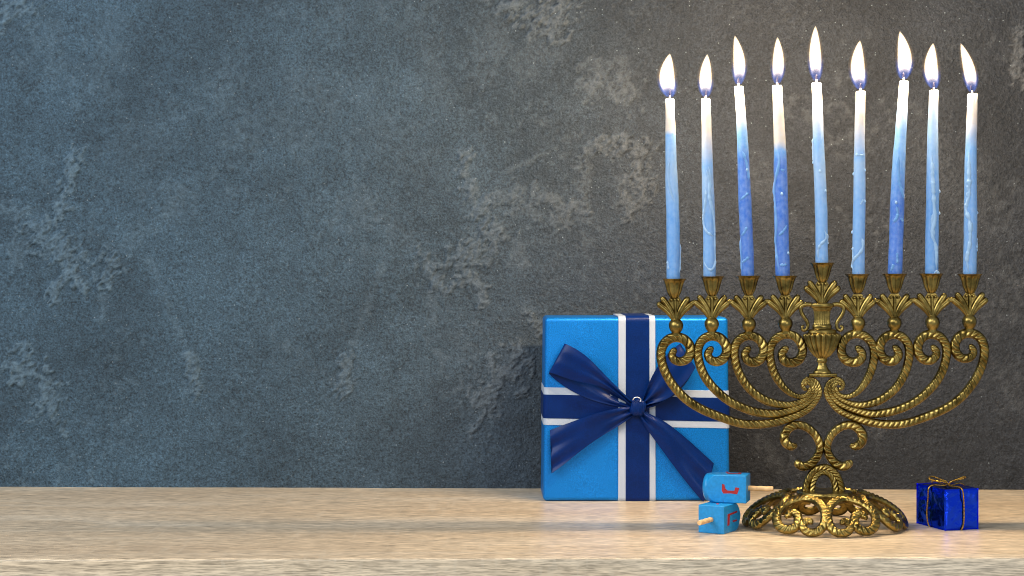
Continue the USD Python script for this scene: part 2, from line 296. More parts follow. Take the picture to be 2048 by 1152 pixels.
# flame: a glowing gas body (volume) in a faint blue-to-orange mantle; object space: z 0..1 up the flame, radius 1 at its widest
RZ = [(0.0, 0.36), (0.06, 0.60), (0.14, 0.79), (0.25, 0.94), (0.37, 1.0), (0.50, 0.975), (0.64, 0.86), (0.77, 0.67), (0.88, 0.44), (0.955, 0.23), (1.0, 0.05)]
def flame_look(name, bend):
  look(name, {
    'bs0': ('math', {'math_type': 'multiply', 'value2': math.pi}), 'bs1': ('math', {'math_type': 'sine'}), 'bs2': ('math', {'math_type': 'multiply_add', 'value2': -bend}),
    'tc': ('texture_coordinate', {}), 'sx': ('separate_xyz', {}),
    'x2': ('math', {'math_type': 'multiply'}), 'y2': ('math', {'math_type': 'multiply'}), 'r2': ('math', {'math_type': 'add'}), 'r': ('math', {'math_type': 'sqrt'}),
    'R': ('rgb_ramp', {'ramp': [(z, (a, a, a)) for z, a in RZ]}), 'Rv': ('separate_color', {}), 'rho': ('math', {'math_type': 'divide'}),
    'z0': ('math', {'math_type': 'multiply_add', 'value2': 0.27}), 'zz': ('math', {'math_type': 'add'}),
    'lum': ('map_range', {'range_type': 'smoothstep', 'from_min': 0.24, 'from_max': 0.54, 'to_min': 0.0, 'to_max': 1.0, 'clamp': True}),
    'edge': ('map_range', {'range_type': 'smoothstep', 'from_min': 0.50, 'from_max': 0.80, 'to_min': 1.0, 'to_max': 0.0, 'clamp': True}),
    'lm': ('math', {'math_type': 'multiply'}), 'ls': ('math', {'math_type': 'multiply', 'value2': 800.0}),
    'bz': ('map_range', {'range_type': 'smoothstep', 'from_min': 0.14, 'from_max': 0.50, 'to_min': 1.0, 'to_max': 0.0, 'clamp': True}),
    'be': ('map_range', {'range_type': 'smoothstep', 'from_min': 0.42, 'from_max': 0.70, 'to_min': 0.05, 'to_max': 1.0, 'clamp': True}),
    'be2': ('map_range', {'range_type': 'smoothstep', 'from_min': 0.72, 'from_max': 0.95, 'to_min': 1.0, 'to_max': 0.0, 'clamp': True}), 'bq': ('math', {'math_type': 'multiply'}),
    'hz': ('map_range', {'range_type': 'smoothstep', 'from_min': 0.25, 'from_max': 0.5, 'to_min': 0.0, 'to_max': 1.0, 'clamp': True}), 'he': ('map_range', {'range_type': 'smoothstep', 'from_min': 0.6, 'from_max': 1.0, 'to_min': 34.0, 'to_max': 0.0, 'clamp': True}), 'hm': ('math', {'math_type': 'multiply'}), 'hcc': ('combine_color', {}), 'hc': ('mix_color', {'blend_type': 'multiply', 'fac': 1.0, 'a': (1.0, 0.55, 0.2), 'use_clamp': False}), 'sum2': ('mix_color', {'blend_type': 'add', 'fac': 1.0, 'use_clamp': False}),
    'bm': ('math', {'math_type': 'multiply'}), 'bs': ('math', {'math_type': 'multiply', 'value2': 85.0}),
    'lc': ('mix_color', {'blend_type': 'multiply', 'fac': 1.0, 'a': (1.0, 0.80, 0.55), 'use_clamp': False}), 'lcc': ('combine_color', {}),
    'bc': ('mix_color', {'blend_type': 'multiply', 'fac': 1.0, 'a': (0.03, 0.20, 1.0), 'use_clamp': False}), 'bcc': ('combine_color', {}),
    'sum': ('mix_color', {'blend_type': 'add', 'fac': 1.0, 'use_clamp': False}),
    'v': ('principled_volume', {'density': 0.0, 'emission_strength': 1.0}),
    'mc': ('rgb_ramp', {'ramp': [(0.0, (0.05, 0.15, 1.0)), (0.28, (0.06, 0.16, 1.0)), (0.5, (1.0, 0.6, 0.25)), (1.0, (1.0, 0.6, 0.25))]}),
    'mf': ('rgb_ramp', {'ramp': [(0.0, (0.02,) * 3), (0.25, (0.015,) * 3), (0.5, (0.008,) * 3), (1.0, (0.008,) * 3)]}), 'mfv': ('separate_color', {}),
    'em': ('emission', {'strength': 2.2}), 'tr': ('transparent_bsdf', {}), 'mix': ('mix_closure', {})},
    [('tc.object', 'sx.vector'), ('sx.z', 'bs0.value1'), ('bs0.value', 'bs1.value1'), ('bs1.value', 'bs2.value1'), ('sx.x', 'bs2.value3'), ('bs2.value', 'x2.value1'), ('bs2.value', 'x2.value2'), ('sx.y', 'y2.value1'), ('sx.y', 'y2.value2'), ('x2.value', 'r2.value1'), ('y2.value', 'r2.value2'),
     ('r2.value', 'r.value1'), ('sx.z', 'R.fac'), ('R.color', 'Rv.color'), ('r.value', 'rho.value1'), ('Rv.r', 'rho.value2'),
     ('rho.value', 'z0.value1'), ('sx.z', 'z0.value3'), ('z0.value', 'lum.value'), ('rho.value', 'edge.value'), ('lum.result', 'lm.value1'), ('edge.result', 'lm.value2'), ('lm.value', 'ls.value1'),
     ('sx.z', 'bz.value'), ('rho.value', 'be.value'), ('bz.result', 'bm.value1'), ('be.result', 'bq.value1'), ('be2.result', 'bq.value2'), ('rho.value', 'be2.value'), ('bq.value', 'bm.value2'), ('sx.z', 'hz.value'), ('rho.value', 'he.value'), ('hz.result', 'hm.value1'), ('he.result', 'hm.value2'), ('hm.value', 'hcc.r'), ('hm.value', 'hcc.g'), ('hm.value', 'hcc.b'), ('hcc.color', 'hc.b'), ('sum.result', 'sum2.a'), ('hc.result', 'sum2.b'), ('bm.value', 'bs.value1'),
     ('ls.value', 'lcc.r'), ('ls.value', 'lcc.g'), ('ls.value', 'lcc.b'), ('lcc.color', 'lc.b'), ('bs.value', 'bcc.r'), ('bs.value', 'bcc.g'), ('bs.value', 'bcc.b'), ('bcc.color', 'bc.b'),
     ('lc.result', 'sum.a'), ('bc.result', 'sum.b'), ('sum2.result', 'v.emission_color'),
     ('sx.z', 'mc.fac'), ('mc.color', 'em.color'), ('sx.z', 'mf.fac'), ('mf.color', 'mfv.color'), ('mfv.r', 'mix.fac'), ('tr.BSDF', 'mix.closure1'), ('em.emission', 'mix.closure2')],
    'mix.closure', 'v.volume')
BENDS = (-0.26, -0.10, 0.12, 0.28)
for nm, bd in zip(('flame_a', 'flame_b', 'flame_c', 'flame_d'), BENDS): flame_look(nm, bd)

# ------------------------------------------------------------------ setting: wall and table
def wall_Y(x):                                           # the wall stands slightly askew behind the table
    return 4418 - 28.5 * (np.asarray(x) / 1190.0)
def build_wall():
    xs = np.concatenate([np.linspace(-2600, -1240, 40), np.arange(-1234, 1236, 4.0), np.linspace(1240, 2600, 40)])
    zs = np.concatenate([np.linspace(-300, -14, 10), np.arange(-8, 1150, 4.0), np.linspace(1156, 2400, 36)])
    X, Z = np.meshgrid(xs, zs, indexing='ij')
    s = wall_Y(X) / F
    PX, PY = X / s + 1024, HOR + (CAMH - Z) / s           # where a wall point sits on the stone, in units of the plan below
    strokes = [  # (points, radius, strength)
        ([(925, 312), (927, 345), (940, 385), (952, 425)], 11, 1.0), ([(955, 412), (1000, 398), (1040, 385), (1075, 398)], 13, .75), ([(1010, 428), (1060, 425)], 9, .6),
        ([(1000, 455), (960, 490), (930, 525)], 21, .85), ([(1035, 490), (1040, 525)], 11, .6), ([(900, 575), (925, 552), (948, 556), (966, 582), (964, 600)], 9, 1.1),
        ([(848, 520), (862, 560)], 13, .9), ([(862, 580), (868, 640)], 7, .5), ([(770, 520), (735, 610), (705, 690)], 5, .45), ([(692, 715), (685, 785)], 10, .9),
        ([(1028, 700), (1026, 725)], 12, .9), ([(1030, 745), (1000, 748), (985, 780), (975, 810)], 20, 1.0), ([(965, 835), (940, 876)], 5, 1.0), ([(1050, 615), (1075, 650), (1085, 665)], 7, .8),
        ([(720, 395), (728, 425)], 22, .5), ([(790, 460), (820, 480)], 18, .35),
        ([(1030, 12), (1075, 35), (1105, 40), (1118, 10)], 20, 1.0), ([(1180, 130), (1240, 125), (1255, 160)], 12, .6), ([(1195, 165), (1235, 185)], 24, .7),
        ([(1180, 305), (1215, 290)], 15, .9), ([(1240, 285), (1280, 305), (1270, 340), (1255, 360), (1285, 366)], 16, .9), ([(1175, 330), (1170, 375)], 9, .7), ([(1245, 395), (1260, 425), (1285, 405)], 11, .8),
        ([(1075, 385), (1100, 400), (1140, 420), (1165, 410)], 12, .8), ([(1080, 440), (1130, 445)], 9, .7), ([(1010, 345), (1060, 320), (1112, 298)], 3, .6),
        ([(2040, 60), (2036, 110), (2045, 160)], 10, 1.0), ([(1500, 330), (1530, 380)], 20, .3), ([(1860, 300), (1990, 420)], 40, .25), ([(1960, 640), (2030, 590)], 30, .35), ([(2000, 760), (2040, 800)], 22, .4),
        ([(1520, 880), (1560, 930)], 10, .5), ([(1745, 830), (1760, 870)], 9, .5), ([(1090, 85), (1120, 82)], 4, .8), ([(985, 60), (960, 140)], 26, .4), ([(880, 170), (850, 60)], 30, .3), ([(1040, 140), (1080, 100)], 22, .4),
        ([(640, 200), (610, 170)], 30, .35), ([(570, 240), (600, 280)], 24, .35), ([(820, 330), (760, 250)], 40, .25)]
    strokes += [([(1070 - x, y) for x, y in p], r, k) for p, r, k in strokes if max(x for x, _ in p) < 1070 or p[0] == (1030, 12)]
    q = np.stack([PX * 0.055, PY * 0.055, 0 * PX], -1)
    wob = meshkit.fbm(q, 4, 3) - 0.5; wob2 = meshkit.fbm(q * 2.7 + 9, 3, 8) - 0.5; flaky = meshkit.fbm(q * 1.4 + 31, 4, 5)
    mask = np.zeros_like(PX)
    for p, r, k in strokes:
        p = np.asarray(p, float); lo, hi = p.min(0) - r * 4, p.max(0) + r * 4
        sel = (PX > lo[0]) & (PX < hi[0]) & (PY > lo[1]) & (PY < hi[1])
        if not sel.any(): continue
        a = np.stack([PX[sel], PY[sel]], -1); d = np.full(len(a), 1e9)
        for u, v in zip(p[:-1], p[1:]):
            t = np.clip(((a - u) @ (v - u)) / ((v - u) @ (v - u)), 0, 1); d = np.minimum(d, np.linalg.norm(a - u - t[:, None] * (v - u), axis=1))
        dd = 0.8 * d / r + 2.6 * wob[sel] + 2.4 * wob2[sel] + 3.0 * (0.5 - flaky[sel])
        soft = 0.18 if k > .55 else 1.2
        mask[sel] = np.maximum(mask[sel], k * np.clip((0.95 + soft / 2 - dd) / soft, 0, 1))
        halo = np.clip(1.6 - d / r * .6, 0, 1) * (0.20 * k)
        mask[sel] = np.maximum(mask[sel], halo * np.clip(.5 + 2.5 * wob2[sel] + 2 * wob[sel], 0, 1.5))
    chip = np.clip((flaky - 0.58) * 9, 0, 1) * np.clip((meshkit.fbm(q * 0.16 + 77, 3, 2) - 0.5) * 6, 0, 1)
    mask = np.maximum(mask, 0.45 * chip)
    hard = np.clip((mask - 0.5) * 3, 0, 1)
    rough = meshkit.fbm(np.stack([X, Z, 0 * X], -1) * 0.11, 3, 11) - 0.5
    gran = meshkit.fbm(q * 6.5 + 5, 3, 17) - .5
    rel = hard * (4.5 + 9.0 * wob2 + 7.0 * gran) + 1.3 * rough + 5.0 * (meshkit.fbm(q * 0.35, 3, 21) - 0.5) + 1.6 * wob2
    V = np.stack([X, wall_Y(X) - F + 3 - rel, Z], -1).reshape(-1, 3)
    f = grid_faces(len(xs), len(zs), closed=False, caps=False)
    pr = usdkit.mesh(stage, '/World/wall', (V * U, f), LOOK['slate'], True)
    UsdGeom.PrimvarsAPI(pr).CreatePrimvar('scuff', Sdf.ValueTypeNames.FloatArray, 'vertex').Set(Vt.FloatArray.FromNumpy(mask.ravel().astype(np.float32)))
    setd(pr.GetPrim(), kind='structure', label='dark blue grey slate wall with pale scuffed patches behind the table', category='wall')
build_wall()

def build_table():
    xs = np.linspace(-2200, 2200, 90)
    fy = 3402 - F + 10 * xs / 1023.0; by = wall_Y(xs) - F + 9
    prof = []                                             # (0 = front .. 1 = back blend, dy, z)
    r = 5.0
    for a in np.linspace(0, np.pi / 2, 7): prof.append((0, r - r * np.cos(a), -r + r * np.sin(a)))
    top = [(t, 0, 0) for t in np.linspace(0.03, 1, 24)]
    pts = [(0, 0.0, -70.0), (0, 0.0, -40.0)] + prof + top + [(1, 0, -70.0)]
    V = np.array([[(x, f_ + (b_ - f_) * t + dy, z) for t, dy, z in pts] for x, f_, b_ in zip(xs, fy, by)])
    f = grid_faces(len(xs), len(pts))
    p = usdkit.mesh(stage, '/World/wooden_table', tuple((lambda m: (m[0] * U, m[1]))(fix((V.reshape(-1, 3), f)))), LOOK['oak'], 35)
    setd(p.GetPrim(), label='light oak table top with horizontal grain and rounded front edge against the slate wall', category='table')
build_table()

# ------------------------------------------------------------------ brass candlestick
BX = 1649.0
men = thing('menorah', 'ornate antique brass nine branched candlestick with rope arms standing on the oak table', 'menorah', M(BX, 1053, 0))
up = np.array([0, -1.0, 0])
def band(name, pts, hw, d=0.0, pitch=10.0, skew=0.55, sgn=1, a=True, b=True, parent=None, depth=1.0, back=3.5, n=None, wprof=None, dprof=None, rope=1.0):
    P = spl(np.asarray(pts, float), 24); L = arc(P)[-1]; n = n or int(L / 1.15) + 8
    P2 = spl(np.asarray(pts, float), n); s = arc(P2)
    w = np.full(n, hw, float)
    if wprof is not None: w = np.interp(s / s[-1], *zip(*wprof))
    w = endround(n, s, w, a, b)
    dd = np.full(n, d) if dprof is None else np.interp(s / s[-1], *zip(*dprof))
    P3 = np.stack([P2[:, 0] - 1024, dd, 1053 - P2[:, 1]], 1)
    return part(name, rope_strip(P3, np.broadcast_to(up, P3.shape), w, pitch, skew, depth, back, rope, sgn), 'brass', parent or men)

ARMS = [
 [(1354,699),(1347,703),(1344,711),(1349,719.5),(1361,723),(1374,717.5),(1381,704),(1378,689),(1367,678),(1352,674.5),(1337,679),(1326.5,690),(1322,706),(1324,725),(1330.5,744),(1341.5,764),(1355,781.5),(1370.5,797),(1389.5,810.5),(1411,822),(1435.6,832),(1459,840.5),(1487,847.5),(1515,848.7),(1545,845.5),(1575,838),(1601,827.5),(1620,815),(1632.5,800),(1639.5,785),(1637,771),(1629,761),(1618,757),(1609,761),(1605,769),(1609,777),(1615,776)],
 [(1428,697),(1420.5,700),(1416,708.5),(1421,719),(1433.8,723),(1446.5,717),(1453.4,703),(1450.5,688),(1440,676),(1426,672),(1411,675.5),(1400.5,686),(1395.5,702.5),(1397.5,721),(1403.5,740),(1413.5,759),(1428,776.6),(1443,790.8),(1460,803),(1480.6,813.3),(1505,822),(1529,826.5),(1552.5,827),(1579,821),(1605,811.5),(1621,800.5),(1630,788),(1632,776),(1626.5,767),(1618,763),(1611.5,767),(1611.5,772)],
 [(1503,697),(1494.5,700),(1490,709.5),(1495.6,720.5),(1508.8,724),(1521.5,717),(1527.5,703),(1524,686.5),(1513.5,675.5),(1499.4,671.3),(1484.4,675),(1473,686),(1468.4,702.5),(1470.3,721),(1476,740),(1485.3,758.8),(1497.5,775.6),(1512.5,789.3),(1531,800.5),(1553.8,807.8),(1577,809.5),(1601,803),(1617,793.5),(1625,783),(1624.5,773),(1619,768),(1615,769.5)],
 [(1578,697),(1569,699.7),(1563.5,710),(1569.7,721.5),(1583.8,725),(1598.8,718),(1605,701),(1600,683.5),(1589,672.5),(1574.4,668.5),(1558,672.8),(1545,685.6),(1539.7,702.5),(1541,721),(1547,742),(1556.5,760.6),(1568,775.6),(1581,786.5),(1595.5,792.5),(1608,791.5),(1616,786),(1619,779),(1617,774)]]
LB = [(1352,651),(1423.4,648),(1497.5,648),(1571,647)]
RB = [(1938.7,642.5),(1865,644.4),(1788.7,645.3),(1716,646)]
AX = 1645.7
for i, A in enumerate(ARMS):
    for side in (0, 1):
        pts = np.asarray(A, float).copy()
        if side:
            dx, dy = RB[i][0] - (2 * AX - LB[i][0]), RB[i][1] - LB[i][1]
            w = np.clip((815 - pts[:, 1]) / 130.0, 0, 1); w[-8 if i < 3 else -6:] = 0
            pts = np.stack([2 * AX - pts[:, 0] + dx * w, pts[:, 1] + dy * w], 1)
        band('arm', pts, 8.2, pitch=10.6, sgn=1 if side else -1,
             wprof=[(0, 6.4), (0.03, 8.2), (0.10, 10.0), (0.2, 9.8), (0.30, 9.2), (0.72, 8.7), (0.80, 7.0), (0.88, 5.4), (1, 4.0)],
             dprof=[(0, 0), (0.7, 0), (0.8, -0.6 - i * 0.7), (1, -1.0 - i * 1.2)], back=4.0)

def holder(bx, by, cx, cy, with_ball=True, joinl=None, joinr=None):
    """cup with rim centre (cx, cy) over a leaf tuft rising from (bx, by - 14)"""
    z = lambda y: 1053 - y
    rim = z(cy)
    prof = [(6.0, -39), (8.0, -37), (10.5, -33), (13.2, -27), (15.0, -21), (16.6, -14), (18.6, -8), (21.6, -3), (24.6, -0.6), (25.4, 0.3), (24.6, 1.0), (22.5, 0.2), (18.5, -4.5), (15.5, -11), (14.0, -20), (0.5, -21)]
    prof = dens(prof, 44); nz = len(prof)
    def mod(r, a, k):
        out = (k < nz * 0.55) * np.clip((-prof[k, 1] - 1.0) / 9.0, 0, 1)
        ang = (a * 7 / (2 * np.pi) + 0.25 * 7) % 1.0
        return r * (1 + out * (0.15 * np.sin(np.pi * ang) - 0.08 - 0.09 * np.exp(-(np.minimum(ang, 1 - ang) / 0.05) ** 2)))
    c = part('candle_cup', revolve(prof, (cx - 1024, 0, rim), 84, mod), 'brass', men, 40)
    L = [(-4.5, -12), (-9.5, -21), (-18, -31), (-28, -39.5), (-36, -46)]
    inner = [(-2, -13), (-7, -25), (-13.5, -37), (-21, -48), (-28, -57.5)]
    sh = (cx - bx) / 93.0
    def leaf(path, hw, d, tip=True, rel=True, n=44, nm='leaf'):
        q = np.asarray(path, float)
        if rel: q = np.stack([bx + q[:, 0] + sh * -q[:, 1], by + q[:, 1]], 1)
        P2 = spl(q, n); s = arc(P2) / arc(P2)[-1]
        w = hw * np.interp(s, [0, 0.25, 0.6, 0.85, 0.95, 1], [0.66, 0.84, 1.0, 0.98, 0.78, 0.15] if tip else [1.0]*6)
        P3 = np.stack([P2[:, 0] - 1024, d - 4 * s * 0, 1053 - P2[:, 1]], 1)
        N = np.broadcast_to(up, P3.shape); T = np.gradient(P3, axis=0); T /= np.linalg.norm(T, axis=1, keepdims=True); B = np.cross(T, N)
        vf = np.array([-1, -.9, -.72, -.5, -.25, -.06, .06, .25, .5, .72, .9, 1.0]); cols = []
        for v in vf:
            h = w * (1.05 * (1 - abs(v) ** 2.4) ** 0.6 - 0.16 * math.exp(-(v / .16) ** 2)) if abs(v) < 1 else 0 * w
            cols.append(P3 + B * (w * v)[:, None] + N * h[:, None])
        for v in (.9, 0, -.9): cols.append(P3 + B * (w * v)[:, None] - N * (0.5 * w + 1)[:, None])
        part(nm, fix((np.stack(cols, 1).reshape(-1, 3), grid_faces(n, len(cols)))), 'brass', c)
    mir = lambda p: [(-x, y) for x, y in p]
    leaf(inner, 6.8, -1.5); leaf(mir(inner), 6.8, -1.5)
    for sd, jn in ((-1, joinl), (1, joinr)):
        p = L if sd < 0 else mir(L)
        leaf(p, 7.0, 0.5)
        if jn is not None and sd > 0:                        # the outer leaf runs on as an arch to the next tuft
            x0, y0 = bx + p[3][0] - 6, by + p[3][1] + 4.0; x1, y1 = jn[0] + L[3][0] + 6, jn[1] + L[3][1] + 4.0
            leaf([(x0 - 4, y0 + 3), (x0 + 4, y0 - 4.5), ((x0 + x1) / 2, (y0 + y1) / 2 - 9), (x1 - 4, y1 - 4.5), (x1 + 4, y1 + 3)], 5.6, 1.0, False, False, nm='leaf_arch')
    P = spl([(bx, by - 12), (bx + sh * 30, by - 34), (bx + sh * 54, by - 54)], 16)
    part('stem', tube(np.stack([P[:, 0] - 1024, np.full(16, -4.5), 1053 - P[:, 1]], 1), 2.8, 10), 'brass', c)
    for q in (-1, 1):
        part('berry', ball(M(bx + q * 7 + sh * 51, by - 51, -6), 3.2, 2), 'brass', c)
    fan = np.array([(-4.5, 12), (-8, 24), (-13, 36), (-18, 45), (-13, 50), (-8, 58), (8, 58), (13, 50), (18, 45), (13, 36), (8, 24), (4.5, 12)], float)
    ex = trimesh.creation.extrude_polygon(Polygon(fan), 3.5, engine='earcut'); ev = np.asarray(ex.vertices)
    part('tuft_back', fix((np.stack([bx - 1024 + ev[:, 0] + sh * ev[:, 1], 2.0 - ev[:, 2], 1053 - by + ev[:, 1]], 1), np.asarray(ex.faces))), 'brass', c, False)
    if with_ball:
        pr = [(6.5, -24), (8.5, -21), (8.2, -17), (8.6, -14), (12, -9.5)] + [(14.6 * math.cos(t), 14.6 * math.sin(t)) for t in np.linspace(-0.55, 0.95, 14)] + [(7.8, 13.2), (6.6, 16)]
        part('ball', revolve(pr, (bx - 1024, 0, 1053 - by), 36), 'brass', men)
CUPS_L = [(1348, 558), (1424, 553), (1496.8, 552), (1570, 552)]
CUPS_R = [(1939.6, 548.5), (1862, 547.5), (1789, 548), (1714.6, 548.5)]
seq = list(zip(LB, CUPS_L)) + list(zip(RB, CUPS_R))[::-1]
for k, ((bx, by), (cx, cy)) in enumerate(seq):
    nxt = seq[k + 1][0] if k + 1 < len(seq) and k != 3 else None
    prv = seq[k - 1][0] if k > 0 and k != 4 else None
    holder(bx, by, cx, cy, True, prv, nxt)
holder(1644, 619, 1644.3, 526, False)

# vase in the middle
VX = 1644.0
vp = [(6, 604), (9, 606), (23, 606.5), (25.5, 609), (25, 613), (20.5, 616), (20, 618.5), (16.6, 622), (15.2, 630), (15, 640), (16.2, 647), (19.5, 651), (20, 654.5), (19, 656.5), (26.5, 659), (29.5, 662), (29, 665), (33, 666.5), (35.8, 669), (35, 674), (32.5, 682), (28.5, 692), (23, 702), (16, 711), (9.2, 717), (10.6, 718.5), (10.8, 723), (8.6, 725), (9.6, 731), (13, 738), (18, 743), (18.5, 747)]
vp = dens([(r, 1053 - y) for r, y in vp], 150)
def vmod(r, a, k):
    y = 1053 - vp[k, 1]
    body = np.clip((y - 667) / 4, 0, 1) * np.clip((718 - y) / 6, 0, 1); neck = np.clip((y - 621) / 3, 0, 1) * np.clip((650 - y) / 3, 0, 1)
    fl = np.abs(np.sin(a * 9 + 0.0)) ** 0.7
    return r * (1 + body * (0.24 * fl - 0.15) + neck * (0.10 * np.abs(np.sin(a * 12)) - 0.06))
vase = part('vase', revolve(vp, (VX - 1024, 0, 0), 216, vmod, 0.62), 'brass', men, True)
for s in (-1, 1):
    P = spl([(VX + s * 22, 609.5), (VX + s * 34, 609), (VX + s * 42, 614), (VX + s * 42.5, 622), (VX + s * 37, 633), (VX + s * 30, 644), (VX + s * 29, 653), (VX + s * 34, 660), (VX + s * 40, 658.5), (VX + s * 40, 653), (VX + s * 36.5, 653.5)], 60)
    part('handle', tube(np.stack([P[:, 0] - 1024, np.full(60, -2.0), 1053 - P[:, 1]], 1), np.interp(np.linspace(0, 1, 60), [0, .15, .35, .6, .85, 1], [4.5, 4.6, 4.2, 3.8, 3.4, 2.6]), 12), 'brass', vase)
bar = trimesh.creation.box((57, 15, 6.5)); 
bm = m3.Manifold.batch_hull([m3.Manifold.sphere(2.6, 16).translate((x, y, z)) for x in (-26, 26) for y in (-6, 6) for z in (-1.2, 1.2)])
def fromm(m, off):
    q = m.to_mesh(); return np.asarray(q.vert_properties[:, :3], float) + off, np.asarray(q.tri_verts)
part('vase_plate', fromm(bm, M(VX + 0.5, 750, -1)), 'brass', vase)

# crossing scrolls below the arms
FS = [(1592,886),(1583,892),(1572.5,886),(1569,871),(1576.5,857.5),(1590,850.5),(1605,851),(1619.5,858.5),(1630.5,869.5),(1637.5,882.5),(1640,896),(1636,909.5),(1627.5,922),(1616,930.5),(1605,932.5),(1597,927.5),(1594,919)]
for s in (0, 1):
    q = np.asarray(FS, float)
    if s: q = np.stack([2 * 1647 - q[:, 0], q[:, 1]], 1)
    band('foot_scroll', q, 8.5, pitch=12, sgn=1 if s else -1, skew=0.5, wprof=[(0, 6.5), (.06, 9.2), (.16, 10), (.35, 8.6), (.6, 8), (.85, 9.2), (.95, 9.0), (1, 8)], back=5)
# arch standing on the base plate: two rope bands side by side
for j, (hw, pts) in enumerate([(7.0, [(1611,982),(1613,968),(1619,953),(1629,941),(1640,935.5),(1647,934.5),(1654,935.5),(1665,941),(1675,953),(1681,968),(1683,982)]),
                               (6.2, [(1623.5,982),(1625,968),(1629.5,956),(1637,947.5),(1647,944),(1657,947.5),(1664.5,956),(1669,968),(1670.5,982)])]):
    band('arch', pts, hw, d=-1.0 - j, pitch=9.5, sgn=-1 if j else 1, skew=0.8, a=False, b=False, back=7)

# openwork domed base: four panels of paired scrolls lying on an oval dome
DR, DH = 160.0, 76.0
C0 = M(BX, 1053, 0)
def dome_hit(px, py):
    o, d = ray(px, py); o = (o - C0) / (DR, DR, DH); d = d / (DR, DR, DH)
    a, b, c = d @ d, 2 * o @ d, o @ o - 1; q = b * b - 4 * a * c
    t = (-b - math.sqrt(max(q, 0))) / (2 * a); p = o + t * d
    return p / np.linalg.norm(p)
zz = [(872,792),(850,752),(812,772),(800,828),(848,872),(920,880),(990,842),(1030,765),(1034,680),(1006,596),(940,538),(840,516),(730,534),(622,578),(548,645),(520,722),(540,798),(600,842),(676,842),(734,798),(750,732),(728,676),(684,660),(645,690),(640,722)]
trace = [(1456 + x / 5.3333 - (1653 - BX), 900 + y / 5.3333) for x, y in zz]
cam_a = -math.atan2(C0[0], F)
ca, sa = math.cos(-cam_a), math.sin(-cam_a)
unit = np.array([dome_hit(x, y) for x, y in trace]) @ np.array([[ca, -sa, 0], [sa, ca, 0], [0, 0, 1]]).T
cosk = [math.cos(k * math.pi / 2) for k in range(4)]; sink = [math.sin(k * math.pi / 2) for k in range(4)]
th0 = cam_a + math.radians(1.5)
for k in range(4):
    for s in (1, -1):
        q = unit * (s, 1, 1)
        a = k * math.pi / 2 + th0; R = np.array([[math.cos(a), -math.sin(a), 0], [math.sin(a), math.cos(a), 0], [0, 0, 1]])
        q = q @ R.T
        n = 300
        P = spl(q, n); P /= np.linalg.norm(P, axis=1, keepdims=True); P = P * (DR, DR, DH); N = P / (DR ** 2, DR ** 2, DH ** 2); N /= np.linalg.norm(N, axis=1, keepdims=True)
        P[:, 2] = np.maximum(P[:, 2], 7.5)
        sA = arc(P); w = np.interp(sA / sA[-1], [0, .06, .2, .3, .5, .7, .9, 1], [6.8, 8.0, 8.8, 8.6, 8.8, 9.2, 9.0, 6.8]); w = endround(n, sA, w)
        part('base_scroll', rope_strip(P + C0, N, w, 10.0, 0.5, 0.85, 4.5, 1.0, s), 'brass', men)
pl = [(2, 55), (34, 55), (50, 55), (54, 57), (55.5, 65), (55, 69), (53, 71), (30, 71.6), (1, 71.8)]
def pmod(r, a, k): return r * (1 + 0.006 * np.sin(a * 23) + 0.006 * np.sin(a * 41 + 1))
part('base_plate', revolve(dens(pl, 40), C0, 120, pmod), 'brass', men, 40)

